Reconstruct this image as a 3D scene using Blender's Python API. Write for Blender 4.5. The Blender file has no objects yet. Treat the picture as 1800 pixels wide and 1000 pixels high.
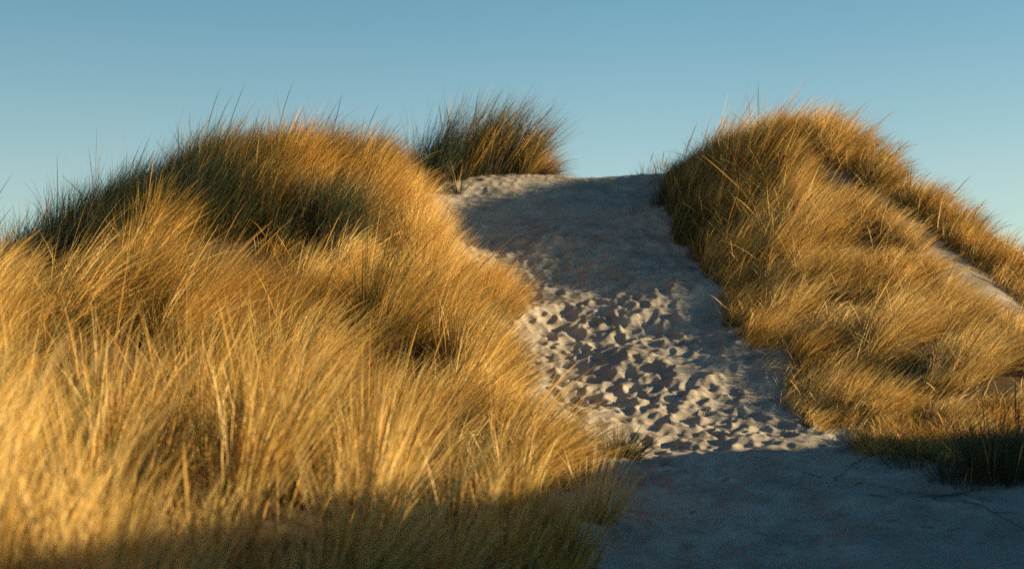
import bpy, math
import numpy as np

# ------------------------------------------------------------------ camera
SC = bpy.context.scene
PITCH = math.radians(5.0)
FPX = 2500.0
cam_data = bpy.data.cameras.new("camera")
cam_data.sensor_width = 36.0
cam_data.lens = 50.0
cam_data.clip_start = 0.1
cam_data.clip_end = 3000.0
cam_data.dof.use_dof = True
cam_data.dof.focus_distance = 15.5
cam_data.dof.aperture_fstop = 1.45
cam = bpy.data.objects.new("camera", cam_data)
SC.collection.objects.link(cam)
cam.location = (0, 0, 0)
cam.rotation_euler = (math.radians(90) + PITCH, 0, 0)
SC.camera = cam

# ------------------------------------------------------------------ sky, sun, exposure
SUN_AZ = math.radians(79.0)      # measured from straight behind the camera round to its right hand
SUN_EL = math.radians(14.0)
SUN = np.array([math.cos(SUN_EL) * math.sin(SUN_AZ), -math.cos(SUN_EL) * math.cos(SUN_AZ), math.sin(SUN_EL)])
world = bpy.data.worlds.new("World")
SC.world = world
world.use_nodes = True
wn = world.node_tree.nodes
wl = world.node_tree.links
bg = wn["Background"]
bg.inputs["Strength"].default_value = 0.08
sky = wn.new("ShaderNodeTexSky")
sky.sky_type = 'NISHITA'
sky.sun_disc = False
sky.sun_elevation = SUN_EL
sky.sun_rotation = math.atan2(SUN[0], SUN[1])
sky.air_density = 1.1
sky.dust_density = 0.6
sky.ozone_density = 2.0
tint = wn.new("ShaderNodeMix")
tint.data_type = 'RGBA'
tint.blend_type = 'MULTIPLY'
tint.inputs[0].default_value = 1.0
# sky tint from the pale horizon; the zenith is darkened to cut ambient fill
stc = wn.new("ShaderNodeTexCoord")
sep = wn.new("ShaderNodeSeparateXYZ")
ramp = wn.new("ShaderNodeValToRGB")
wl.new(stc.outputs["Generated"], sep.inputs[0])
wl.new(sep.outputs["Z"], ramp.inputs[0])
re_ = ramp.color_ramp.elements
re_[0].position = 0.0; re_[0].color = (1.15, 1.06, 0.94, 1)
re_[1].position = 0.70; re_[1].color = (0.06, 0.27, 0.42, 1)
e2 = re_.new(0.16); e2.color = (1.08, 1.08, 0.95, 1)
e3 = re_.new(0.29); e3.color = (0.68, 0.95, 0.90, 1)
e4 = re_.new(0.42); e4.color = (0.24, 0.66, 0.86, 1)
wl.new(ramp.outputs[0], tint.inputs[7])
wl.new(sky.outputs[0], tint.inputs[6])
# the sky away from the sun is a little deeper
side = wn.new("ShaderNodeMapRange")
side.inputs[1].default_value = -0.38; side.inputs[2].default_value = 0.08; side.inputs[3].default_value = 0.74; side.inputs[4].default_value = 1.0
wl.new(sep.outputs["X"], side.inputs[0])
dim = wn.new("ShaderNodeVectorMath"); dim.operation = 'SCALE'
wl.new(tint.outputs[2], dim.inputs[0]); wl.new(side.outputs[0], dim.inputs["Scale"])
wl.new(dim.outputs[0], bg.inputs["Color"])

sun_data = bpy.data.lights.new("sun", 'SUN')
sun_data.energy = 5.0
sun_data.angle = math.radians(0.5)
sun_data.color = (1.0, 0.75, 0.42)
sun = bpy.data.objects.new("sun", sun_data)
SC.collection.objects.link(sun)
sun.rotation_euler = (math.pi / 2 - SUN_EL, 0, math.atan2(SUN[0], -SUN[1]))

SC.view_settings.view_transform = 'Standard'
SC.view_settings.look = 'None'
SC.view_settings.gamma = 1.0
SC.view_settings.exposure = 1.2
SC.cycles.max_bounces = 6
SC.cycles.diffuse_bounces = 3
SC.cycles.transmission_bounces = 4
SC.cycles.use_denoising = False
SC.cycles.denoiser = 'OPENIMAGEDENOISE'
SC.cycles.denoising_input_passes = 'RGB_ALBEDO_NORMAL'
SC.cycles.denoising_prefilter = 'ACCURATE'
SC.cycles.sample_clamp_indirect = 1.5

rng = np.random.default_rng(7)


# ------------------------------------------------------------------ helpers
def at(px, py, D):
    """world point seen at a photo pixel (1800 x 1000) at distance D along y"""
    dx = (px - 900.0) / FPX
    v = (500.0 - py) / FPX
    dy = math.cos(PITCH) - v * math.sin(PITCH)
    dz = math.sin(PITCH) + v * math.cos(PITCH)
    s = D / dy
    return (dx * s, D, dz * s)


def wx(px, D):
    return at(px, 420, D)[0]


def vnoise(x, y, scale, seed):
    r = np.random.default_rng(seed)
    g = r.random((256, 256))
    u = np.asarray(x) / scale + 1000.37
    v = np.asarray(y) / scale + 1000.71
    iu = np.floor(u).astype(int)
    iv = np.floor(v).astype(int)
    fu = u - iu
    fv = v - iv
    fu = fu * fu * (3 - 2 * fu)
    fv = fv * fv * (3 - 2 * fv)
    a = g[iu % 256, iv % 256]
    b = g[(iu + 1) % 256, iv % 256]
    c = g[iu % 256, (iv + 1) % 256]
    d = g[(iu + 1) % 256, (iv + 1) % 256]
    return (a * (1 - fu) + b * fu) * (1 - fv) + (c * (1 - fu) + d * fu) * fv - 0.5


def smooth(a, b, x):
    t = np.clip((x - a) / (b - a), 0, 1)
    return t * t * (3 - 2 * t)


# ------------------------------------------------------------------ the dune's form
CP = [  # seen ground points: photo pixel and distance
    # path
    (1100, 1000, 8.5), (1450, 1000, 8.5), (1800, 1000, 8.5), (1100, 900, 10), (1450, 900, 10), (1800, 895, 10),
    (1150, 840, 11), (1450, 840, 11), (1700, 838, 11), (1100, 780, 12.6), (1400, 778, 12.3),
    (1000, 700, 14.4), (1190, 700, 14.05), (1385, 705, 13.75), (930, 600, 16.5), (1110, 600, 16), (1290, 598, 15.5),
    (880, 500, 18.5), (1070, 500, 18), (1250, 497, 17.5), (800, 420, 20.4), (1000, 415, 20), (1200, 412, 19.6),
    (790, 340, 22.2), (1000, 335, 22.2), (1150, 333, 22.1), (1020, 313, 23.4), (1090, 312, 23.4), (1175, 304, 23.4),
    # tuft mound on the crest
    (720, 338, 22.4), (850, 304, 23.2), (930, 303, 23.3), (790, 318, 23),
    # left dune, crest
    (750, 350, 21), (730, 430, 18.3), (680, 335, 19.2), (600, 315, 19), (500, 300, 19), (400, 335, 18.8), (300, 370, 18.5),
    (130, 450, 18), (0, 505, 17.5), (-250, 600, 17),
    # left dune, shoulder and hollow
    (640, 450, 16.8), (450, 535, 15.7), (300, 560, 14.9), (100, 600, 13.9), (-150, 670, 13), (720, 530, 16.6), (800, 545, 16.4),
    (850, 545, 16.8), (600, 600, 14.6), (450, 640, 13.6), (300, 660, 12.9), (100, 700, 12),
    (0, 790, 10.5), (300, 790, 10.8), (600, 770, 11.6), (850, 700, 13.0), (920, 705, 13.2),
    # left foreground
    (0, 870, 7.4), (300, 850, 7.9), (600, 860, 8.4), (850, 850, 9.8), (1000, 840, 11), (-300, 870, 7),
    (0, 1080, 5), (400, 1060, 5.6), (800, 1010, 7),
    # right dune, crest
    (1180, 304, 23), (1250, 300, 21.6), (1330, 280, 20.6), (1400, 260, 20), (1480, 275, 19.6), (1560, 325, 18.9), (1650, 395, 18), (1750, 475, 17.1),
    (1800, 520, 16.7), (2000, 660, 15.5),
    # right dune, bare strip
    (1480, 330, 18.9), (1580, 392, 17.9), (1640, 437, 17.3), (1720, 500, 16.5), (1800, 565, 15.9),
    # right dune, face
    (1640, 540, 16.2), (1540, 450, 17.2), (1750, 600, 15.3), (1440, 400, 18),
    (1240, 420, 19.3), (1350, 420, 18.6), (1290, 520, 17.2), (1330, 600, 15.7), (1420, 520, 16.6), (1420, 620, 14.9),
    (1550, 600, 15), (1400, 712, 13.9), (1550, 700, 13.6), (1680, 640, 14.2), (1790, 690, 13.4),
    (1520, 765, 12.5), (1620, 795, 11.9), (1800, 800, 11.5), (1950, 760, 12),
]
P = np.array([at(*c) for c in CP])
EXTRA = np.array([  # unseen ground: behind the camera, beyond the crest, far sides
    (0, 0, -1.55), (3, 0, -1.5), (-3, 0, -1.5), (0, 5, -1.4), (3.5, 5.5, -1.25), (-3.2, 3.5, -1.0), (0, -5, -1.7), (7, 0, -1.3), (-8, 0, -1.3),
    (-6, 5, -0.7), (6, 8, -0.6), (8, 12, -0.2), (-7, 9, -0.3),
    (-9, 14, 0.2), (-10, 18, 0.4), (9, 17, 0.2), (12, 20, -0.3), (11, 12, -0.4),
    (1.5, 26.5, 3.2), (-1, 26.5, 3.2), (4, 26, 3.0), (-4.5, 24, 1.7), (-8, 22, 0.4), (7.5, 23, 1.5), (0, 31, 0.8), (5, 31, 0.5), (-6, 30, 0.2),
    (-3, 22.8, 2.6), (11, 27, 0), (5.9, 21.3, 2.7), (-12, 27, -0.5),
])
P = np.vstack([P, EXTRA])


def tps(r2):
    return 0.5 * r2 * np.log(r2 + 1e-9)


n = len(P)
K = tps(((P[:, None, :2] - P[None, :, :2]) ** 2).sum(-1)) + np.eye(n) * 0.02
Q = np.c_[np.ones(n), P[:, :2]]
A = np.block([[K, Q], [Q.T, np.zeros((3, 3))]])
W = np.linalg.solve(A, np.r_[P[:, 2], np.zeros(3)])


def ridge_h(y):
    """crest height of the dune out of frame on the sun's side"""
    return np.interp(y, [-30, -12, 0, 4.3, 6, 8.5, 9.6, 10.45, 10.9, 12, 15, 20], [0.5, 2.55, 2.6, 2.35, 2.02, 1.95, 1.96, 1.82, 1.1, 0.5, -0.3, -1.0])


def ground(x, y):
    x = np.asarray(x, float)
    y = np.asarray(y, float)
    sh = x.shape
    xf = np.clip(x.ravel(), -13, 14)
    yf = np.clip(y.ravel(), -8, 32)
    z = np.empty(xf.size)
    for i in range(0, xf.size, 40000):
        s = slice(i, i + 40000)
        r2 = (xf[s, None] - P[None, :, 0]) ** 2 + (yf[s, None] - P[None, :, 1]) ** 2
        z[s] = tps(r2) @ W[:n] + W[n] + W[n + 1] * xf[s] + W[n + 2] * yf[s]
    z = z.reshape(sh)
    r = np.hypot(np.maximum(np.abs(x) - 10, 0), np.maximum(np.abs(y - 12) - 17, 0))
    far = -1.8 + 3.0 * vnoise(x, y, 45, 3) + 1.2 * vnoise(x, y, 17, 4)
    t = smooth(0, 12, r)
    z = z * (1 - t) + far * t
    hum = 0.55 * vnoise(x, y, 1.9, 61) + 0.16 * vnoise(x, y, 0.8, 62)
    lm = smooth(0.1, 1.1, left_edge(y) - x) * smooth(4, 6, y)
    rm = smooth(0.1, 1.1, x - right_edge(y)) * smooth(11.2, 12.5, y) * 0.12 * smooth(0.1, .7, strip_dist(x, y))
    z = z + hum * (lm + rm) * (r < 1)
    hh = ridge_h(y)
    rx = np.exp(-((x - 10) / 2.0) ** 2)
    z = z * (1 - rx) + np.maximum(z, hh) * rx
    return z


# ------------------------------------------------------------------ grass boundaries in plan
LE = np.array([(4, 720), (6, 860), (7, 920), (8.5, 1010), (10, 1045), (11, 1005), (12.4, 930), (13.5, 905), (14.5, 860), (16, 832), (17, 830), (17.6, 790), (18.3, 745),
               (19, 725), (20.5, 712), (21.4, 705), (22.5, 720), (40, 680)], float)
RE = np.array([(11.1, 1800), (11.4, 1660), (11.9, 1535), (12.6, 1450), (13.4, 1392), (14, 1378), (15.2, 1320), (16, 1288), (17, 1272), (18, 1248), (19, 1222),
               (20, 1188), (21, 1165), (22, 1172), (23, 1185), (24, 1210), (40, 1300)], float)
LEx = np.array([wx(p, d) for d, p in LE])
REx = np.array([wx(p, d) for d, p in RE])


def left_edge(y):
    return np.interp(y, LE[:, 0], LEx)


def right_edge(y):
    return np.interp(y, RE[:, 0], REx)


STRIP = np.array([at(p, q, d)[:2] for p, q, d in [(1435, 310, 19.35), (1520, 352, 18.5), (1580, 392, 17.9), (1640, 437, 17.3), (1720, 500, 16.5), (1800, 565, 15.9), (1980, 700, 14.6)]])
STRIPW = np.array([0.08, 0.14, 0.18, 0.19, 0.21, 0.27, 0.33])
BARE2 = np.array([at(1800, 690, 13.4)[:2]])


def strip_dist(x, y):
    best = np.full(np.shape(x), 9.0)
    for i in range(len(STRIP) - 1):
        a, b = STRIP[i], STRIP[i + 1]
        ab = b - a
        t = np.clip(((x - a[0]) * ab[0] + (y - a[1]) * ab[1]) / (ab @ ab), 0, 1)
        d = np.hypot(x - a[0] - t * ab[0], y - a[1] - t * ab[1]) - (STRIPW[i] * (1 - t) + STRIPW[i + 1] * t)
        best = np.minimum(best, d)
    return best


# ------------------------------------------------------------------ sand relief (footprints)
def grid_axis(parts):
    out = []
    for a, b, s in parts:
        m = max(1, int(round((b - a) / s)))
        out.append(np.linspace(a, b, m, endpoint=False))
    out.append([parts[-1][1]])
    return np.concatenate(out)


gx = grid_axis([(-1500, -200, 130), (-200, -40, 16), (-40, -14, 2), (-14, -6.5, 0.35), (-6.5, -1.6, 0.12), (-1.6, 3.5, 0.018),
                (3.5, 6.8, 0.06), (6.8, 12, 0.3), (12, 20, 0.3), (20, 40, 2), (40, 200, 16), (200, 1500, 130)])
gy = grid_axis([(-1500, -200, 130), (-200, -40, 16), (-40, -12, 2), (-12, 6.5, 0.3), (6.5, 8.2, 0.08), (8.2, 24.2, 0.02),
                (24.2, 32, 0.25), (32, 60, 2), (60, 200, 16), (200, 1500, 130)])
GX, GY = np.meshgrid(gx, gy, indexing='ij')
Z = ground(GX, GY)
x0i = np.searchsorted(gx, -1.59)
x1i = np.searchsorted(gx, 3.49)
y0i = np.searchsorted(gy, 8.21)
y1i = np.searchsorted(gy, 24.1)
sx = gx[x0i:x1i]
sy = gy[y0i:y1i]
X, Y = np.meshgrid(sx, sy, indexing='ij')
rel = np.zeros(X.shape)


def stamp(cx, cy, rot, a, b, depth, rim, tilt):
    R = max(a, b) * 2.1
    i0, i1 = np.searchsorted(sx, [cx - R, cx + R])
    j0, j1 = np.searchsorted(sy, [cy - R, cy + R])
    if i1 - i0 < 2 or j1 - j0 < 2:
        return
    xx = X[i0:i1, j0:j1] - cx
    yy = Y[i0:i1, j0:j1] - cy
    c, s = math.cos(rot), math.sin(rot)
    u = (xx * c + yy * s) / a
    v = (-xx * s + yy * c) / b
    w = 0.18 * vnoise(xx + cx, yy + cy, 0.09, 91)
    r = np.sqrt(u * u + v * v) + w
    pit = -depth * (1 - smooth(0.25, 1.1, r)) * (1 + tilt * u)
    rr = rim * np.exp(-((r - 1.15) / 0.28) ** 2) * (1 + 0.9 * (u if tilt > 0 else -u) / np.maximum(r, .3))
    keep = 1 - 0.75 * (1 - smooth(0.7, 1.1, r))
    rel[i0:i1, j0:j1] = rel[i0:i1, j0:j1] * keep + pit + rr


nst = 4000
for k in range(nst):
    cy = rng.uniform(8.3, 23.3)
    le, re = left_edge(cy), float(right_edge(cy)) if cy > 11.4 else 3.5
    cx = rng.uniform(max(-1.5, le - .3), min(3.45, re + .1))
    mid = 0.5 * (le + re)
    # amount of trampling: strong between 12 and 19 m, soft nearer and higher
    q = smooth(11.7, 12.9, cy) * (1 - smooth(19.8, 21.5, cy))
    edge = np.clip((re - cx) / 0.5, 0.45, 1) if cy > 13 else 1
    amp = (0.6 + 0.4 * q) * edge
    if cy > 20.5:
        amp *= 0.75
        if rng.random() < 0.35:
            continue
    if cy < 12 and rng.random() < 0.45:
        continue
    dirn = math.pi / 2 + rng.normal(0, 0.8)
    stamp(cx, cy, dirn, (sc_ := rng.uniform(.45, 1.05)) * rng.uniform(.12, .17), sc_ * rng.uniform(.06, .11), amp * sc_ * rng.uniform(.03, .065), amp * rng.uniform(.007, .024), rng.uniform(-.5, .5))
q = smooth(11.7, 12.9, Y) * (1 - smooth(19.2, 21.0, Y))
edge = np.clip((right_edge(Y) - X) / 0.5, 0.45, 1)
rel += (1 - q) * (0.05 * vnoise(X * .7, Y, .5, 18) + 0.035 * vnoise(X * .7, Y, .25, 19))
edge = np.where(Y < 13, 1, edge)
def blur(a, m, ax):
    k = np.exp(-0.5 * (np.arange(-3 * m, 3 * m + 1) / m) ** 2)
    k /= k.sum()
    out = np.zeros_like(a)
    for i_, w_ in enumerate(k):
        out += w_ * np.roll(a, i_ - 3 * m, axis=ax)
    return out


rel = 0.9 * (0.7 * blur(blur(rel, 2, 0), 2, 1) + 0.3 * rel)
rel += (0.6 + 0.4 * q) * edge * (0.05 * vnoise(X * .8, Y, 0.34, 11) + 0.016 * vnoise(X * .6, Y * 1.2, 0.15, 12) + 0.008 * vnoise(X * .6, Y, 0.06, 13))
rel += 0.15 * q * vnoise(X, Y, 0.8, 14) + 0.05 * q * vnoise(X, Y, 0.42, 17)
# long wind and foot scarps running off to the right
rel += 0.012 * edge * np.maximum(0, vnoise(X, Y * 5, 0.5, 15)) * (0.4 + q)
# clods thrown up
for k in range(140):
    cy = rng.uniform(12.2, 20.0)
    cx = rng.uniform(left_edge(cy) - .1, right_edge(cy) - .15)
    r0 = rng.uniform(.012, .035)
    i0, i1 = np.searchsorted(sx, [cx - 3 * r0, cx + 3 * r0])
    j0, j1 = np.searchsorted(sy, [cy - 3 * r0, cy + 3 * r0])
    d2 = ((X[i0:i1, j0:j1] - cx) ** 2 + (Y[i0:i1, j0:j1] - cy) ** 2) / r0 ** 2
    rel[i0:i1, j0:j1] += r0 * 0.5 * np.exp(-d2)
fade = smooth(-1.59, -1.35, X) * (1 - smooth(3.2, 3.48, X)) * smooth(8.21, 8.6, Y) * (1 - smooth(23.0, 23.9, Y))
Z[x0i:x1i, y0i:y1i] += rel * fade
RELZ = (sx, sy, rel * fade)
Z += np.where((np.abs(GX) < 12) & (GY > 3) & (GY < 26), 0.05 * vnoise(GX, GY, 0.45, 21), 0)


def surf(x, y):
    """ground height with the sand relief, nearest sample"""
    z = ground(np.atleast_1d(x), np.atleast_1d(y)) + 0.05 * vnoise(np.atleast_1d(x), np.atleast_1d(y), 0.45, 21)
    i = np.clip(np.searchsorted(sx, x), 0, len(sx) - 1)
    j = np.clip(np.searchsorted(sy, y), 0, len(sy) - 1)
    return z + rel[i, j] * fade[i, j] * ((np.asarray(x) > sx[0]) & (np.asarray(x) < sx[-1]) & (np.asarray(y) > sy[0]) & (np.asarray(y) < sy[-1]))


# ------------------------------------------------------------------ materials
def new_mat(name):
    m = bpy.data.materials.new(name)
    m.use_nodes = True
    nt = m.node_tree
    nt.nodes.clear()
    return m, nt.nodes, nt.links


def sand_material():
    m, N, L = new_mat("dune_sand")
    out = N.new("ShaderNodeOutputMaterial")
    b = N.new("ShaderNodeBsdfPrincipled")
    L.new(b.outputs[0], out.inputs[0])
    b.inputs["Roughness"].default_value = 0.95
    b.inputs["Specular IOR Level"].default_value = 0.15
    tc = N.new("ShaderNodeTexCoord")
    n1 = N.new("ShaderNodeTexNoise"); n1.inputs["Scale"].default_value = 2.2; n1.inputs["Detail"].default_value = 6
    n2 = N.new("ShaderNodeTexNoise"); n2.inputs["Scale"].default_value = 160; n2.inputs["Detail"].default_value = 3
    for q_ in (n1, n2):
        L.new(tc.outputs["Object"], q_.inputs["Vector"])
    r = N.new("ShaderNodeValToRGB")
    r.color_ramp.elements[0].position = 0.3; r.color_ramp.elements[0].color = (0.27, 0.235, 0.19, 1)
    r.color_ramp.elements[1].position = 0.7; r.color_ramp.elements[1].color = (0.43, 0.38, 0.305, 1)
    L.new(n1.outputs[0], r.inputs[0])
    r2 = N.new("ShaderNodeValToRGB")
    r2.color_ramp.elements[0].position = 0.3; r2.color_ramp.elements[0].color = (0.9, 0.89, 0.88, 1)
    r2.color_ramp.elements[1].position = 0.65; r2.color_ramp.elements[1].color = (1, 1, 1, 1)
    L.new(n2.outputs[0], r2.inputs[0])
    mx = N.new("ShaderNodeMix"); mx.data_type = 'RGBA'; mx.blend_type = 'MULTIPLY'; mx.inputs[0].default_value = 1
    L.new(r.outputs[0], mx.inputs[6]); L.new(r2.outputs[0], mx.inputs[7])
    ta = N.new("ShaderNodeAttribute"); ta.attribute_name = "thatch_shade"  # plant litter, its dark colour also painting shade between the tussocks
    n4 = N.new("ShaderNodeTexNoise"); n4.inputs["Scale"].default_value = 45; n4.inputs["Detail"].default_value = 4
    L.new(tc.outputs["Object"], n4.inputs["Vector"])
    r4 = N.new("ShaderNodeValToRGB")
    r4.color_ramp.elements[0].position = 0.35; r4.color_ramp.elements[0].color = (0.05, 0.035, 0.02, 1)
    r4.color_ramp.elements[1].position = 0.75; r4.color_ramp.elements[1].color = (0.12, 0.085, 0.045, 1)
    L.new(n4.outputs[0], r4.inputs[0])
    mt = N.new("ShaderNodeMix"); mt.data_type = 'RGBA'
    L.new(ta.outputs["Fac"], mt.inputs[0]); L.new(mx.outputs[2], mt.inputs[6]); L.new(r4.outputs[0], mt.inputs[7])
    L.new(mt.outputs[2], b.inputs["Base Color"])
    mp = N.new("ShaderNodeMapping"); mp.inputs["Scale"].default_value = (1, 2.6, 1)
    L.new(tc.outputs["Object"], mp.inputs[0])
    n3 = N.new("ShaderNodeTexNoise"); n3.inputs["Scale"].default_value = 16; n3.inputs["Detail"].default_value = 7; n3.inputs["Roughness"].default_value = 0.62
    L.new(mp.outputs[0], n3.inputs["Vector"])
    bp = N.new("ShaderNodeBump"); bp.inputs["Strength"].default_value = 0.6; bp.inputs["Distance"].default_value = 0.02
    L.new(n3.outputs[0], bp.inputs["Height"])
    L.new(bp.outputs[0], b.inputs["Normal"])
    return m


def grass_material(name, cols, base, trans=0.33):
    """cols: blade colours picked by the blade's tint, base: old sheath at its foot, darkened to paint in shade low down"""
    m, N, L = new_mat(name)
    out = N.new("ShaderNodeOutputMaterial")
    at_ = N.new("ShaderNodeAttribute"); at_.attribute_name = "tint"
    as_ = N.new("ShaderNodeAttribute"); as_.attribute_name = "along"
    r = N.new("ShaderNodeValToRGB")
    e = r.color_ramp.elements
    e[0].position = 0.0; e[0].color = (*cols[0], 1)
    e[1].position = 1.0; e[1].color = (*cols[-1], 1)
    for i_, c_ in enumerate(cols[1:-1]):
        k = e.new((i_ + 1) / (len(cols) - 1)); k.color = (*c_, 1)
    L.new(at_.outputs["Fac"], r.inputs[0])
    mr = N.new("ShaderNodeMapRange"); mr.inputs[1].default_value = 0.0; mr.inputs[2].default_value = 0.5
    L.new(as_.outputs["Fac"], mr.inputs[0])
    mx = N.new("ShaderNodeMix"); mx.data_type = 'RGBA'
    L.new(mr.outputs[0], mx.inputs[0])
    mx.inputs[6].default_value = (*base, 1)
    L.new(r.outputs[0], mx.inputs[7])
    d = N.new("ShaderNodeBsdfDiffuse"); t = N.new("ShaderNodeBsdfTranslucent"); g = N.new("ShaderNodeBsdfGlossy")
    g.inputs["Roughness"].default_value = 0.5
    g.inputs["Color"].default_value = (0.8, 0.8, 0.8, 1)
    L.new(mx.outputs[2], d.inputs[0]); L.new(mx.outputs[2], t.inputs[0])
    m1 = N.new("ShaderNodeMixShader"); m1.inputs[0].default_value = trans
    L.new(d.outputs[0], m1.inputs[1]); L.new(t.outputs[0], m1.inputs[2])
    m2 = N.new("ShaderNodeMixShader"); m2.inputs[0].default_value = 0.03
    L.new(m1.outputs[0], m2.inputs[1]); L.new(g.outputs[0], m2.inputs[2])
    L.new(m2.outputs[0], out.inputs[0])
    return m


def plain_material(name, col, rough=0.8):
    m, N, L = new_mat(name)
    out = N.new("ShaderNodeOutputMaterial")
    b = N.new("ShaderNodeBsdfPrincipled")
    b.inputs["Roughness"].default_value = rough
    tc = N.new("ShaderNodeTexCoord")
    nz = N.new("ShaderNodeTexNoise"); nz.inputs["Scale"].default_value = 30
    L.new(tc.outputs["Object"], nz.inputs["Vector"])
    r = N.new("ShaderNodeValToRGB")
    r.color_ramp.elements[0].position = 0.3; r.color_ramp.elements[0].color = (col[0] * .6, col[1] * .6, col[2] * .6, 1)
    r.color_ramp.elements[1].position = 0.7; r.color_ramp.elements[1].color = (*col, 1)
    L.new(nz.outputs[0], r.inputs[0]); L.new(r.outputs[0], b.inputs["Base Color"])
    L.new(b.outputs[0], out.inputs[0])
    return m


SAND = sand_material()
PALE = (0.74, 0.53, 0.19)
GOLD = (0.62, 0.36, 0.075)
RUST = (0.46, 0.25, 0.06)
OLIVE = (0.22, 0.18, 0.045)
GREEN = (0.06, 0.085, 0.038)
SHEATH_SHADE = (0.10, 0.07, 0.028)  # old sheath brown, with shade painted into the foot of the blades
M_GOLD = grass_material("marram_grass", [PALE, GOLD, RUST, OLIVE, GREEN], SHEATH_SHADE)
M_RUST = M_PALE = M_GOLD
M_GREEN = M_MIX = grass_material("green_marram", [GOLD, (0.34, 0.19, 0.05), (0.10, 0.09, 0.03), (0.045, 0.06, 0.028), (0.028, 0.045, 0.028)], (0.05, 0.04, 0.02), 0.2)  # green blades, darkened further in place of shade on the crest
M_DRY = grass_material("dry_straw", [(0.40, 0.34, 0.24), (0.24, 0.19, 0.13), (0.12, 0.10, 0.075)], (0.22, 0.18, 0.12), 0.15)
M_TWIG = plain_material("grey_twig", (0.10, 0.075, 0.055))


def add_mesh(name, verts, quads, mat, attrs=None, smooth_shade=True):
    me = bpy.data.meshes.new(name)
    nv, nq = len(verts), len(quads)
    me.vertices.add(nv)
    me.vertices.foreach_set("co", verts.astype(np.float32).ravel())
    me.loops.add(nq * 4)
    me.loops.foreach_set("vertex_index", quads.astype(np.int32).ravel())
    me.polygons.add(nq)
    me.polygons.foreach_set("loop_start", np.arange(nq, dtype=np.int32) * 4)
    me.polygons.foreach_set("use_smooth", np.full(nq, smooth_shade))
    me.update(calc_edges=True)
    if attrs:
        for k, v in attrs.items():
            a = me.attributes.new(k, 'FLOAT', 'POINT')
            a.data.foreach_set("value", v.astype(np.float32))
    me.materials.append(mat)
    o = bpy.data.objects.new(name, me)
    SC.collection.objects.link(o)
    return o


# ------------------------------------------------------------------ the ground sheet
nx, ny = len(gx), len(gy)
idx = np.arange(nx * ny).reshape(nx, ny)
quads = np.stack([idx[:-1, :-1], idx[1:, :-1], idx[1:, 1:], idx[:-1, 1:]], -1).reshape(-1, 4)
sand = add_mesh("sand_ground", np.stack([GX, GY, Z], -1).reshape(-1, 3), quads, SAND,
                {"thatch_shade": (np.maximum(smooth(.15, .7, left_edge(GY) - GX + .5 * vnoise(GX, GY, .3, 71)) * (GY < 22.5), smooth(.15, .7, GX - right_edge(GY) + .5 * vnoise(GX, GY, .3, 71))
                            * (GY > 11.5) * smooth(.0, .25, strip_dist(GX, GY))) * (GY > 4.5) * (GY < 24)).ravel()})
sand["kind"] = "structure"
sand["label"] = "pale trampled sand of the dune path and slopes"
sand["category"] = "sand"


# ------------------------------------------------------------------ blades
def blades(root, length, width, phi, th0, th1, tint, seg=5, power=1.4, head=None, wob=0.25):
    """ribbon blades: root (n,3), leaning from vertical by th0 at the foot to th0+th1 at the tip, towards azimuth phi"""
    nb = len(root)
    s = np.linspace(0, 1, seg + 1)
    pos = np.zeros((nb, seg + 1, 3))
    p = root.copy()
    pos[:, 0] = p
    dphi = rng.normal(0, wob, nb)
    tang = []
    for k in range(seg + 1):
        th = th0 + th1 * s[k] ** power
        ph = phi + dphi * s[k]
        d = np.stack([np.sin(th) * np.cos(ph), np.sin(th) * np.sin(ph), np.cos(th)], -1)
        tang.append(d)
        if k < seg:
            thm = th0 + th1 * ((s[k] + s[k + 1]) / 2) ** power
            dm = np.stack([np.sin(thm) * np.cos(ph), np.sin(thm) * np.sin(ph), np.cos(thm)], -1)
            p = p + dm * (length / seg)[:, None]
            pos[:, k + 1] = p
    tang = np.stack(tang, 1)
    tw = rng.uniform(0, math.pi, nb)
    side = np.stack([np.cos(tw), np.sin(tw), np.zeros(nb)], -1)[:, None, :]
    side = side - tang * (side * tang).sum(-1, keepdims=True)
    side /= np.linalg.norm(side, axis=-1, keepdims=True) + 1e-9
    if head is None:
        prof = 1 - 0.92 * s ** 2.2
    else:
        prof = head
    hw = 0.5 * width[:, None] * prof[None, :]
    v = np.stack([pos - side * hw[..., None], pos + side * hw[..., None]], 2).reshape(-1, 3)
    base = (np.arange(nb) * (seg + 1) * 2)[:, None] + (np.arange(seg) * 2)[None, :]
    q = np.stack([base, base + 1, base + 3, base + 2], -1).reshape(-1, 4)
    al = np.broadcast_to(s[None, :, None], (nb, seg + 1, 2)).reshape(-1)
    ti = np.repeat(tint, (seg + 1) * 2)
    return v, q, al, ti


def join(parts):
    off = 0
    V, Qd, A_, T = [], [], [], []
    for v, q, a, t in parts:
        V.append(v); Qd.append(q + off); A_.append(a); T.append(t)
        off += len(v)
    return np.concatenate(V), np.concatenate(Qd), np.concatenate(A_), np.concatenate(T)


def make_grass(name, parts, mat):
    v, q, a, t = join(parts)
    return add_mesh(name, v, q, mat, {"along": a, "tint": t}, True)


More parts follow.
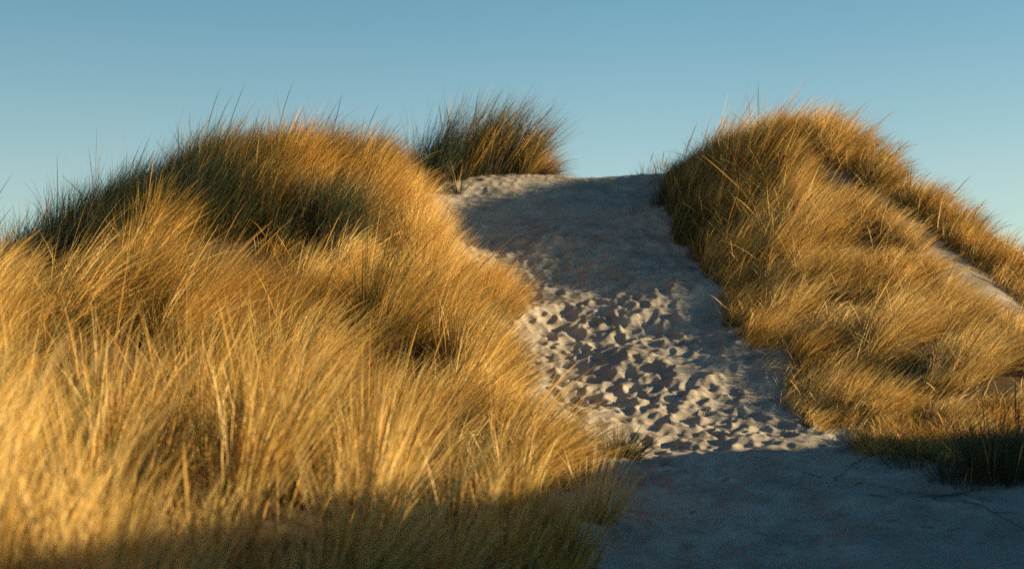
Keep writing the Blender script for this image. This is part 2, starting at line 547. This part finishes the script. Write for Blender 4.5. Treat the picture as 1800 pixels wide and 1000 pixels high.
def field(mask, box, clumps, per, rad, h, lean, bend, tintf, width=0.005, phi0=-0.1, hvar=0.26, seg=5, filler=0.12, heads=0.012):
    """tussocks scattered over a plan region; returns blade parts"""
    x0, x1, y0, y1 = box
    width *= 1.5
    per *= .68
    area = (x1 - x0) * (y1 - y0)
    m = int(area * clumps * 1.7)
    cx = rng.uniform(x0, x1, m); cy = rng.uniform(y0, y1, m)
    ed_ = np.minimum(np.abs(cx - left_edge(cy)), np.abs(cx - right_edge(cy)))
    ok = mask(cx, cy) & ((ed_ < .7) | (rng.random(m) < 1 / 1.7))
    cx, cy = cx[ok], cy[ok]
    nc = len(cx)
    if nc == 0:
        return []
    ch = (1 + rng.normal(0, hvar, nc)).clip(0.45, 1.5)
    cdphi = rng.normal(0, 0.22, nc) + 1.0 * vnoise(cx, cy, 1.3, 31)
    clean = rng.normal(0, 0.10, nc) + 0.35 * vnoise(cx, cy, 0.9, 32)
    ctint = rng.normal(0, 0.22, nc)
    nb_ = (per * (0.6 + 0.8 * rng.random(nc)) * ch).astype(int)
    ci = np.repeat(np.arange(nc), nb_)
    nb = len(ci)
    rr = rad * np.sqrt(rng.random(nb)) * rng.uniform(.7, 1.2, nb)
    aa = rng.uniform(0, 2 * math.pi, nb)
    bx = cx[ci] + rr * np.cos(aa)
    by = cy[ci] + rr * np.sin(aa)
    nf = int(nb * filler)
    fx = rng.uniform(x0, x1, nf * 2); fy = rng.uniform(y0, y1, nf * 2)
    okf = mask(fx, fy)
    fx, fy = fx[okf][:nf], fy[okf][:nf]
    nf = len(fx)
    ok2 = mask(bx, by, 0.12)
    bx, by, ci, rr, aa = bx[ok2], by[ok2], ci[ok2], rr[ok2], aa[ok2]
    nb = len(bx)
    ax = np.r_[bx, fx]; ay = np.r_[by, fy]
    hh = h(ax, ay) if callable(h) else np.full(len(ax), h)
    L_ = hh * (.62 + .38 * smooth(0, .8, np.minimum(np.abs(ax - left_edge(ay)), np.abs(ax - right_edge(ay))))) * np.r_[ch[ci], np.full(nf, .75)] * rng.uniform(0.55, 1.08, nb + nf)
    # outward spread adds to the wind's lean
    wlean = lean(ax, ay) if callable(lean) else np.full(nb + nf, lean)
    wphi = phi0 + np.r_[cdphi[ci], 1.2 * vnoise(fx, fy, 1.3, 31)] + rng.normal(0, .22, nb + nf)
    wl_ = (wlean + np.r_[clean[ci], np.zeros(nf)] + rng.normal(0, .09, nb + nf)).clip(0.0, 1.3)
    ox = np.r_[np.cos(aa) * rr / rad * 0.28, rng.normal(0, .12, nf)]
    oy = np.r_[np.sin(aa) * rr / rad * 0.28, rng.normal(0, .12, nf)]
    vx = np.sin(wl_) * np.cos(wphi) + ox
    vy = np.sin(wl_) * np.sin(wphi) + oy
    phi = np.arctan2(vy, vx)
    th0 = np.arcsin(np.hypot(vx, vy).clip(0, .95))
    th1 = (bend + rng.normal(0, .22, nb + nf)).clip(0.0, 1.6)
    # wind turns the tips downwind
    tint = (tintf(ax, ay) + np.r_[ctint[ci], np.zeros(nf)] + rng.normal(0, .22, nb + nf)).clip(0, 1)
    tint = np.where(rng.random(nb + nf) < .08, rng.uniform(.6, .95, nb + nf), tint)
    z = ground(ax, ay) + 0.05 * vnoise(ax, ay, 0.45, 21) - 0.03
    root = np.stack([ax, ay, z], -1)
    wd = width * rng.uniform(.6, 1.25, nb + nf)
    stray = rng.random(nb + nf) < .09          # bent, broken and crossing blades
    phi = np.where(stray, rng.uniform(0, 2 * math.pi, nb + nf), phi)
    th0 = np.where(stray, rng.uniform(.1, 1.1, nb + nf), th0)
    parts = [blades(root, L_ * np.where(stray, .75, 1), wd, phi, th0, th1, tint, seg)]
    nh = int((nb + nf) * heads)
    if nh:
        k = rng.choice(nb + nf, nh, replace=False)
        prof = np.array([.45, .42, .40, .38, .7, 1.3, 1.1, .25])
        parts.append(blades(root[k], L_[k] * rng.uniform(1.15, 1.4, nh), np.full(nh, width), phi[k], th0[k] * .8, th1[k] * .7,
                            np.full(nh, 0.45) + rng.normal(0, .1, nh), 7, head=prof))
    return parts


def in_left(x, y, m=0.0):
    e = left_edge(y) + 0.22 * vnoise(x, y, .55, 41)
    return (x < e + m) & (y < 22.3)


def in_right(x, y, m=0.0):
    e = right_edge(y) + 0.14 * vnoise(x, y, .5, 42)
    return (x > e - m) & (y > 11.2)


# height limit in view only: keep to ground that the photo could see
def tn(x, y, sc=1.2, seed=51):
    return vnoise(x, y, sc, seed)


def crest_line_left(x):
    return np.interp(x, [-9, -6.2, -5.5, -3.5, -2.2, -1.6, -1.0], [15.2, 15.4, 15.6, 15.9, 16.3, 17.0, 18.4])


def pockets(x, y, level=-.08, seed=81):
    """bare dark gaps between the tussocks"""
    return vnoise(x, y, .75, seed) + .5 * vnoise(x, y, .3, seed + 1) > level


def hollow(x, y):
    return ((x + 2.75) / 1.25) ** 2 + ((y - 16.0) / .55) ** 2


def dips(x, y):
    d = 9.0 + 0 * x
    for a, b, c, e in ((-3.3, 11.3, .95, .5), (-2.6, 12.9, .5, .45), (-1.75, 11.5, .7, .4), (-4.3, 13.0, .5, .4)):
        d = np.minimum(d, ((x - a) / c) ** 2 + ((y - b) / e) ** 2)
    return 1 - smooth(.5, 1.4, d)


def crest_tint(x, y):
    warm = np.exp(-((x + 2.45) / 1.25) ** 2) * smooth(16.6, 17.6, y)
    return .76 - .68 * warm + .4 * tn(x, y) - .25 * smooth(-2.2, -1.6, x)  # dark base tint: green grass, with shade also painted onto the left crest


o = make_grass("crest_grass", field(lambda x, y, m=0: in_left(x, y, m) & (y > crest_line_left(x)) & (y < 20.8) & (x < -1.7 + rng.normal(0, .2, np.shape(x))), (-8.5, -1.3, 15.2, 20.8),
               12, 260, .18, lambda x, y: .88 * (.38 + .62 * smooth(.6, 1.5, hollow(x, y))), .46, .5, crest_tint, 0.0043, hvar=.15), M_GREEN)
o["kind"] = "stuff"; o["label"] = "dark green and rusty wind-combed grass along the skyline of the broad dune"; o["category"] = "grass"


def gold_tint(x, y):
    flank = np.exp(-((left_edge(y) - x) / 1.0) ** 2) * smooth(15.4, 16.3, y) * (1 - smooth(19.0, 20.5, y))  # paler tint paints sunlight onto the flank beside the path
    return .22 - .30 * flank + .5 * tn(x, y) + .22 * smooth(-1.9, -2.6, x) * 0


o = make_grass("golden_crest_grass", field(lambda x, y, m=0: in_left(x, y, m) & (y > crest_line_left(x)) & (x >= -1.8 + rng.normal(0, .2, np.shape(x))), (-2.4, -.5, 16.3, 21.9),
               10, 260, .18, .84, .36, .55, gold_tint, 0.0052), M_GOLD)
o["kind"] = "stuff"; o["label"] = "golden orange grass crowning the shoulder beside the dark crest tuft"; o["category"] = "grass"

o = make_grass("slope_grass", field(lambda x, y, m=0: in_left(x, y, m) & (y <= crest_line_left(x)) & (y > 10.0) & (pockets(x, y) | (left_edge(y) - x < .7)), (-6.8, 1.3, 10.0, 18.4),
               7.5, 300, .15, lambda x, y: (.88 + .5 * tn(x, y, 1.1, 53) - .2 * smooth(14.6, 16, y) * (x < -1.6)) * (1 - .6 * dips(x, y)), .50, .62, lambda x, y: gold_tint(x, y) + .45 * dips(x, y) + .07 + .5 * tn(x, y, .7, 54), 0.0052), M_GOLD)  # dips: shorter grass, with shade painted in as a darker tint
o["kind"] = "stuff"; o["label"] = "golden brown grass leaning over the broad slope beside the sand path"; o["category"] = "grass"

o = make_grass("near_grass", field(lambda x, y, m=0: in_left(x, y, m) & (y <= 9.6) & (y > 4.4) & (x > -.42 * y - .5) & pockets(x, y, -.2, 85), (-5, 1.3, 4.4, 9.6),
               9, 150, .12, lambda x, y: .70 + .4 * tn(x, y, .8, 55), .14, .35, lambda x, y: .30 + .6 * tn(x, y), 0.0056, heads=.012), M_GOLD)
o["kind"] = "stuff"; o["label"] = "blurred golden grass closest to the viewer, its feet in shadow"; o["category"] = "grass"


# --- right dune
def right_front(x, y):
    return strip_dist(x, y) > 0


def beyond_strip(x, y):
    cl = np.interp(x, STRIP[:, 0], STRIP[:, 1])
    return (x > STRIP[0, 0]) & (y > cl)


hs = lambda x, y: (.42 + .58 * smooth(12.8, 14.0, y)) * (.62 + .14 * smooth(1.0, 2.0, x - right_edge(y)) + .12 * smooth(17, 18.5, y)) * (1 + .25 * tn(x, y, 1.1, 56)) - .34 * np.exp(-(strip_dist(x, y) / 1.0) ** 2)


def right_tint(x, y):
    d = x - right_edge(y)
    return -.03 + .28 * smooth(17.4, 19.2, y) + .10 * smooth(1.2, 2.4, d) + .55 * tn(x, y) + .35 * np.exp(-(d / .35) ** 2) * smooth(13.5, 15, y) + .25 * smooth(19.5, 21.5, y) * np.exp(-(d / .8) ** 2)  # last two terms paint shade along the edge turned from the sun


o = make_grass("dune_face_grass", field(lambda x, y, m=0: in_right(x, y, m) & right_front(x, y) & ~beyond_strip(x, y) & (y + rng.normal(0, .45, np.shape(y)) < 18.9) & (np.hypot(x - BARE2[0, 0], (y - BARE2[0, 1])) > .35) & (pockets(x, y, -.30, 83) | (x - right_edge(y) < .9)), (1.2, 6.4, 11.2, 19.6),
               11, 270, .18, hs, .70, .62, right_tint, 0.0052, hvar=.2), M_PALE)
o["kind"] = "stuff"; o["label"] = "bright pale gold grass on the sunlit face of the steep dune"; o["category"] = "grass"

o = make_grass("dune_top_grass", field(lambda x, y, m=0: in_right(x, y, m) & right_front(x, y) & ~beyond_strip(x, y) & (y + rng.normal(0, .45, np.shape(y)) >= 17.8) & (y < 22.8) & (x < 4.7), (1.5, 4.8, 17.4, 22.8),
               14, 260, .18, lambda x, y: 1.0 - .62 * np.exp(-(strip_dist(x, y) / .9) ** 2) * (x > 3.7), .52, .60, right_tint, 0.0054, hvar=.12, filler=.3), M_RUST)
o["kind"] = "stuff"; o["label"] = "rusty gold grass on the rounded top of the steep dune"; o["category"] = "grass"

o = make_grass("ridge_grass", field(lambda x, y, m=0: beyond_strip(x, y) & right_front(x, y) & (y < np.interp(x, STRIP[:, 0], STRIP[:, 1]) + 2.0), (4.0, 7.8, 14.0, 21),
               15, 240, .17, lambda x, y: .56 + .28 * (1 - smooth(4.2, 5.0, x)), .50, .6, lambda x, y: .42 + .5 * tn(x, y), 0.0054, hvar=.15, filler=.8)
               + field(lambda x, y, m=0: strip_dist(x, y) < .1, (3.9, 7.5, 14.3, 19.6), 5, 22, .2, .3, .55, .6, lambda x, y: .3 + 0 * x, 0.004), M_RUST)
o["kind"] = "stuff"; o["label"] = "short rusty grass on the ridge above the bare sand strip"; o["category"] = "grass"


# ------------------------------------------------------------------ single tufts (things)
def tuft_parts(cx, cy, rx, ry, nb, h, lean, bend, tint, width, spread=0.35, phi0=0.0, local=True, tn_=.25, seg=5, head=None, hfun=None, wob=.25):
    r_ = np.sqrt(rng.random(nb)); a_ = rng.uniform(0, 2 * math.pi, nb)
    ux, uy = r_ * np.cos(a_), r_ * np.sin(a_)
    x = cx + rx * ux; y = cy + ry * uy
    z = surf(x, y) - 0.03
    vx = math.sin(lean) * math.cos(phi0) + spread * ux + rng.normal(0, .12, nb)
    vy = math.sin(lean) * math.sin(phi0) + spread * uy + rng.normal(0, .12, nb)
    L_ = h * rng.uniform(.5, 1.05, nb) * (1 - .25 * r_ ** 2)
    if hfun is not None:
        L_ = L_ * hfun(ux)
    t = (tint(ux) if callable(tint) else tint) + rng.normal(0, tn_, nb)
    return blades(np.stack([x, y, z], -1), L_, width * rng.uniform(.7, 1.3, nb), np.arctan2(vy, vx), np.arcsin(np.hypot(vx, vy).clip(0, .97)),
                  (bend + rng.normal(0, .2, nb)).clip(0, 2), t.clip(0, 1), seg, head=head, wob=wob)


def thing(name, label, cat, loc, group=None):
    e = bpy.data.objects.new(name, None)
    e.empty_display_size = 0.1
    e.location = loc
    SC.collection.objects.link(e)
    e["label"] = label
    e["category"] = cat
    if group:
        e["group"] = group
    return e


def child(o, parent):
    """parts are modelled in place; the parent stands at the thing's base"""
    bpy.context.view_layer.update()
    o.parent = parent
    o.matrix_parent_inverse = parent.matrix_world.inverted()
    return o


PROF_HEAD = np.array([.45, .42, .40, .38, .9, 1.9, 1.5, .25])


# dark tuft on the crest: many sub-clumps side by side
def crest_tuft():
    c = at(845, 318, 23.1)
    t = thing("grass_tuft", "tall dark green tuft with rusty edge standing alone on the crest of the path", "grass tuft", (c[0], c[1], float(surf(np.array([c[0]]), np.array([c[1]]))[0])))
    prt = []
    for px, D, h, lean, w, tb in [(690, 22.2, .8, .16, .16, .8), (712, 22.3, 1.0, .14, .18, .95), (738, 22.5, 1.02, .16, .18, .85), (762, 22.7, 1.3, .16, .2, .95), (790, 22.6, 1.38, .2, .2, .9),
                                  (812, 22.9, 1.55, .24, .18, .6), (835, 23.0, 1.62, .28, .18, .45), (862, 23.1, 1.42, .22, .18, .95), (886, 23.2, 1.5, .26, .16, .6),
                                  (905, 23.3, 1.3, .34, .15, .35), (780, 23.1, 1.3, .18, .2, .95), (845, 23.4, 1.5, .24, .2, .75), (925, 23.3, 1.25, .46, .12, .5)]:
        x, y, _ = at(px - 27 + (px > 800) * 9, 320, D)
        prt.append(tuft_parts(x, y, w * .8, w, 300, h * rng.uniform(1.02, 1.28), lean + .1, .36, tb, .0075, .13, tn_=.2))
    child(make_grass("leaf_blades", prt, M_MIX), t)
    prt = []
    for px, D, h, lean, nb in [(935, 23.3, .85, .5, 260), (955, 23.3, .65, .75, 220), (925, 23.2, .95, .35, 160)]:
        x, y, _ = at(px, 320, D)
        prt.append(tuft_parts(x, y, .16, .16, nb, h, lean, .65, .47, .007, .3))
    child(make_grass("rusty_blades", prt, M_RUST), t)
    x, y, _ = at(955, 320, 23.2)
    child(make_grass("trailing_blades", [tuft_parts(x, y, .12, .2, 90, .85, 1.0, .8, .7, .007, .25, wob=.7)], M_MIX), t)
    x, y, _ = at(840, 320, 22.9)
    child(make_grass("seed_stems", [tuft_parts(x, y, .85, .3, 150, 1.6, .26, .35, .45, .0065, .22, seg=7, head=PROF_HEAD)], M_MIX), t)


crest_tuft()


def small_tuft(px, py, D, label, nb, h, lean, bend, tint, mat, r=.06, width=.006, spread=.4, group=None, stems=0, name="grass_tuft", cat="grass tuft"):
    c = at(px, py, D)
    z = float(surf(np.array([c[0]]), np.array([c[1]]))[0])
    t = thing(name, label, cat, (c[0], c[1], z), group)
    child(make_grass("leaf_blades", [tuft_parts(c[0], c[1], r, r, nb, h, lean, bend, tint, width, spread)], mat), t)
    if stems:
        child(make_grass("seed_stems", [tuft_parts(c[0], c[1], r, r, stems, h * 1.25, lean, bend * .7, .2, width, spread * .6, seg=7, head=PROF_HEAD)], mat), t)
    return t


# yellow green sprout in front of the crest tuft
small_tuft(806, 326, 22.1, "yellow green sprout of broad leaves in front of the dark crest tuft", 34, .62, .05, .55, .6, M_GREEN, .05, .013, .75)
small_tuft(772, 332, 22.0, "low fine green tuft at the foot of the dark crest tuft", 60, .3, .1, .5, .9, M_GREEN, .12, .006, .6)
# orange tuft standing forward from the slope grass into the path
c = at(878, 505, 17.0)
o = make_grass("leaf_blades", [tuft_parts(c[0] - .1, c[1], .32, .3, 1300, .72, .34, .5, .3, .005, .3), tuft_parts(c[0] - .35, c[1] + .3, .3, .3, 800, .7, .3, .5, .25, .005, .3)], M_GOLD)
t = thing("grass_tuft", "orange gold tuft reaching out over the sand where the path is widest", "grass tuft", (c[0], c[1], c[2]))
child(o, t)
# the bright column of grass on the shoulder
prt = []
for px, py, D, h, nb in [(735, 540, 16.9, .9, 900), (728, 480, 17.4, .95, 900), (722, 430, 17.9, .95, 900), (700, 560, 16.4, .9, 700), (705, 390, 18.6, .9, 700)]:
    x, y, _ = at(px + 16, py, D)
    prt.append(tuft_parts(x, y, .26, .26, nb, h, .22, .38, .08, .0052, .25, tn_=.12))
c = at(728, 500, 17.2)
t = thing("bright_tuft", "brightest pale yellow tuft on the shoulder, upright at the edge of the path", "grass tuft", (c[0], c[1], c[2]))
child(make_grass("leaf_blades", prt, M_PALE), t)
# shadowed bushes at the near right
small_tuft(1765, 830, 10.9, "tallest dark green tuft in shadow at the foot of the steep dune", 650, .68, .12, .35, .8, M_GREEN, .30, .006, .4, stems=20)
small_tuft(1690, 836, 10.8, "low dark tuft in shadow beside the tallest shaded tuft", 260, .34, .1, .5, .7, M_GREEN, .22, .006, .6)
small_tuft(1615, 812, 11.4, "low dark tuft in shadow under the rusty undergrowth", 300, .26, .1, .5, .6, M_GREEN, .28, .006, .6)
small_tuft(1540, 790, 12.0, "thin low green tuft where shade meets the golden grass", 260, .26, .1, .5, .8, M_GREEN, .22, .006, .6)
# sprigs along the path
small_tuft(1160, 385, 20.6, "dark wispy tuft hugging the upper edge of the steep dune", 150, .5, .2, .4, .9, M_GREEN, .14, .006, .3)
small_tuft(1118, 392, 20.5, "small dark sprig on the shaded upper sand", 9, .3, .15, .4, .9, M_GREEN, .05, .006, .5)
small_tuft(1215, 440, 19.2, "bent dark sprig lying on the sand beside the steep dune", 14, .4, .5, .6, .9, M_GREEN, .06, .006, .5)
small_tuft(1245, 480, 18.3, "thin green sprigs at the grass edge half way up the path", 22, .42, .3, .5, .8, M_GREEN, .09, .006, .5)
small_tuft(1262, 505, 17.8, "thin straw sprigs at the grass edge below the green ones", 18, .36, .3, .5, .3, M_DRY, .09, .006, .5)
small_tuft(1120, 312, 23.5, "few short stalks on the bare crest line", 12, .2, .1, .3, .8, M_MIX, .1, .006, .3)
small_tuft(1140, 306, 23.5, "thin upright stalks on the crest line next to the steep dune", 40, .38, .12, .3, .7, M_MIX, .16, .006, .25, stems=5)
small_tuft(1165, 303, 23.4, "pale upright stalks on the crest line touching the steep dune", 70, .5, .2, .35, .5, M_MIX, .16, .006, .25, stems=4)
small_tuft(985, 322, 23.0, "tiny dark sprig on the sand below the end of the crest tuft", 7, .22, .1, .4, .9, M_GREEN, .02, .007, .5)
small_tuft(988, 345, 22.3, "tiny pale sprig on the shaded upper sand", 5, .22, .1, .4, .5, M_DRY, .02, .007, .5)
small_tuft(975, 645, 14.9, "flattened straw tuft lying out over the trampled sand", 60, .6, 1.15, .35, .5, M_DRY, .07, .006, .2)
small_tuft(1090, 800, 12.0, "thin dark tuft at the outer end of the near grass", 260, .45, .3, .4, .75, M_MIX, .14, .006, .5)


# ------------------------------------------------------------------ twigs and stalks on the sand
def tube(points, r0, r1, sides=5):
    pts = np.array(points, float)
    m = len(pts)
    tg = np.gradient(pts, axis=0)
    tg /= np.linalg.norm(tg, axis=1, keepdims=True) + 1e-9
    up = np.array([0.1, 0.2, 1.0])
    s1 = np.cross(tg, up); s1 /= np.linalg.norm(s1, axis=1, keepdims=True) + 1e-9
    s2 = np.cross(tg, s1)
    rr = np.linspace(r0, r1, m)
    ang = np.arange(sides) / sides * 2 * math.pi
    v = pts[:, None] + rr[:, None, None] * (np.cos(ang)[None, :, None] * s1[:, None] + np.sin(ang)[None, :, None] * s2[:, None])
    i = np.arange(m - 1)[:, None] * sides; j = np.arange(sides)[None, :]; j2 = (j + 1) % sides
    q = np.stack([i + j, i + j2, i + sides + j2, i + sides + j], -1).reshape(-1, 4)
    return v.reshape(-1, 3), q


def twig(p0, p1, r, label, forks=2, cat="twig", lift=0.02, mat=None, group=None):
    a = np.array(at(*p0)); b = np.array(at(*p1))
    m = 9
    s = np.linspace(0, 1, m)
    pts = a[None] * (1 - s[:, None]) + b[None] * s[:, None]
    ln = np.linalg.norm(b - a)
    pts[:, 0] += rng.normal(0, .02 * ln, m); pts[:, 1] += np.cumsum(rng.normal(0, .03 * ln, m))
    pts[:, 2] = surf(pts[:, 0], pts[:, 1])
    pts[:, 2] = np.maximum(pts[:, 2], np.linspace(pts[0, 2], pts[-1, 2], m)) + r + lift * np.sin(s * math.pi) * ln
    V, F = [], []
    v, q = tube(pts, r, r * .4)
    V.append(v); F.append(q); off = len(v)
    for k in range(forks):
        i = rng.integers(2, m - 2)
        d = (pts[i + 1] - pts[i - 1]); d /= np.linalg.norm(d)
        d2 = d * .5 + np.array([rng.normal(0, .5), rng.normal(0, .7), .15])
        d2 /= np.linalg.norm(d2)
        L_ = ln * rng.uniform(.2, .4)
        fp = pts[i][None] + d2[None] * np.linspace(0, L_, 6)[:, None] + rng.normal(0, .01 * ln, (6, 3)) * np.linspace(0, 1, 6)[:, None]
        fp[:, 2] = np.maximum(fp[:, 2], surf(fp[:, 0], fp[:, 1]) + r * .4)
        v, q = tube(fp, r * .6, r * .25)
        V.append(v); F.append(q + off); off += len(v)
    o = add_mesh("twig", np.concatenate(V) - pts[0], np.concatenate(F), mat or M_TWIG)
    o.location = tuple(pts[0])
    o["label"] = label; o["category"] = cat
    if group:
        o["group"] = group
    return o


twig((1640, 878, 10.3), (1770, 858, 10.6), .006, "longest forked twig lying on the shaded sand below the dark tufts", 4)
twig((1600, 870, 10.4), (1700, 866, 10.5), .004, "straight thin twig beside the longest forked twig", 1)
twig((1690, 882, 10.2), (1800, 925, 9.5), .005, "bent twig running down from the longest forked twig to the edge of the view", 2)
twig((1530, 870, 10.4), (1560, 880, 10.3), .005, "short dark twig lying alone on the shaded sand", 0)
twig((1470, 850, 10.8), (1500, 815, 11.5), .004, "crooked twig slanting up the shaded sand towards the golden grass", 2)
twig((1500, 820, 11.4), (1545, 806, 11.7), .004, "thin twig under the low green tuft", 2)
twig((1412, 833, 11.2), (1445, 836, 11.15), .006, "stubby dark twig on the smooth shaded sand", 0)
twig((1235, 722, 13.5), (1245, 712, 13.7), .007, "small dark stub standing among the lit footprints", 0, lift=.1)
twig((1046, 425, 19.9), (1058, 432, 19.7), .007, "small pale stick on the shaded sand above the first lit footprints", 1, lift=.1, mat=M_DRY)

ORD = "rightmost,second,third,fourth,fifth,sixth,seventh,eighth,ninth,tenth,eleventh,twelfth".split(",")
for k, px in enumerate([1772, 1728, 1676, 1630, 1572, 1515, 1462, 1398, 1340, 1282, 1226, 1172]):
    D = rng.uniform(9.2, 11.6)
    py = 1000 - (D - 8.5) * 62
    a_ = rng.normal(0, .5); ln_ = rng.uniform(.06, .14)
    lab = "small dark twig on the shaded sand, " + ("rightmost of a dozen" if k == 0 else ORD[k] + " from the right of a dozen")
    twig((px - 12, py, D), (px - 12 + FPX * ln_ * math.cos(a_) / D, py, D + ln_ * math.sin(a_)), rng.uniform(.002, .0045), lab, int(rng.integers(0, 3)),
         group="small twigs scattered over the shaded sand")

# scattered straw bits and stalks: too many to count
prt = []
m = 1900
lx = rng.uniform(-1.0, 3.4, m); ly = rng.uniform(8.4, 21.5, m)
edge_d = np.minimum(lx - left_edge(ly), np.where(ly > 11.2, right_edge(ly) - lx, 3))
ok = (edge_d > 0) & (rng.random(m) < np.where((edge_d < .4) | (ly < 12), 1, .3))
lx, ly = lx[ok], ly[ok]; m = len(lx)
prt.append(blades(np.stack([lx, ly, surf(lx, ly) + .006], -1), rng.uniform(.05, .26, m), np.full(m, .006), rng.uniform(0, 6.28, m), np.full(m, 1.42), rng.uniform(0, .12, m), rng.random(m), 4))
o = make_grass("straw_litter", prt, M_DRY)
o["kind"] = "stuff"; o["label"] = "bits of dry straw strewn on the sand path"; o["category"] = "litter"
# rusty undergrowth at the foot of the near right dune
prt = []
for k in range(120):
    px = rng.uniform(1530, 1790); D = rng.uniform(11.6, 12.8)
    x, y, _ = at(px, 780, D)
    prt.append(tuft_parts(x, y, .1, .1, 130, rng.uniform(.16, .36), .2, .9, .38, .006, .9, wob=1.5))
o = make_grass("dry_undergrowth", prt, M_RUST)
o["kind"] = "stuff"; o["label"] = "tangled rusty undergrowth at the foot of the steep dune, just above the shade"; o["category"] = "undergrowth"
print("faces", sum(len(o.data.polygons) for o in bpy.data.objects if o.type == 'MESH'))
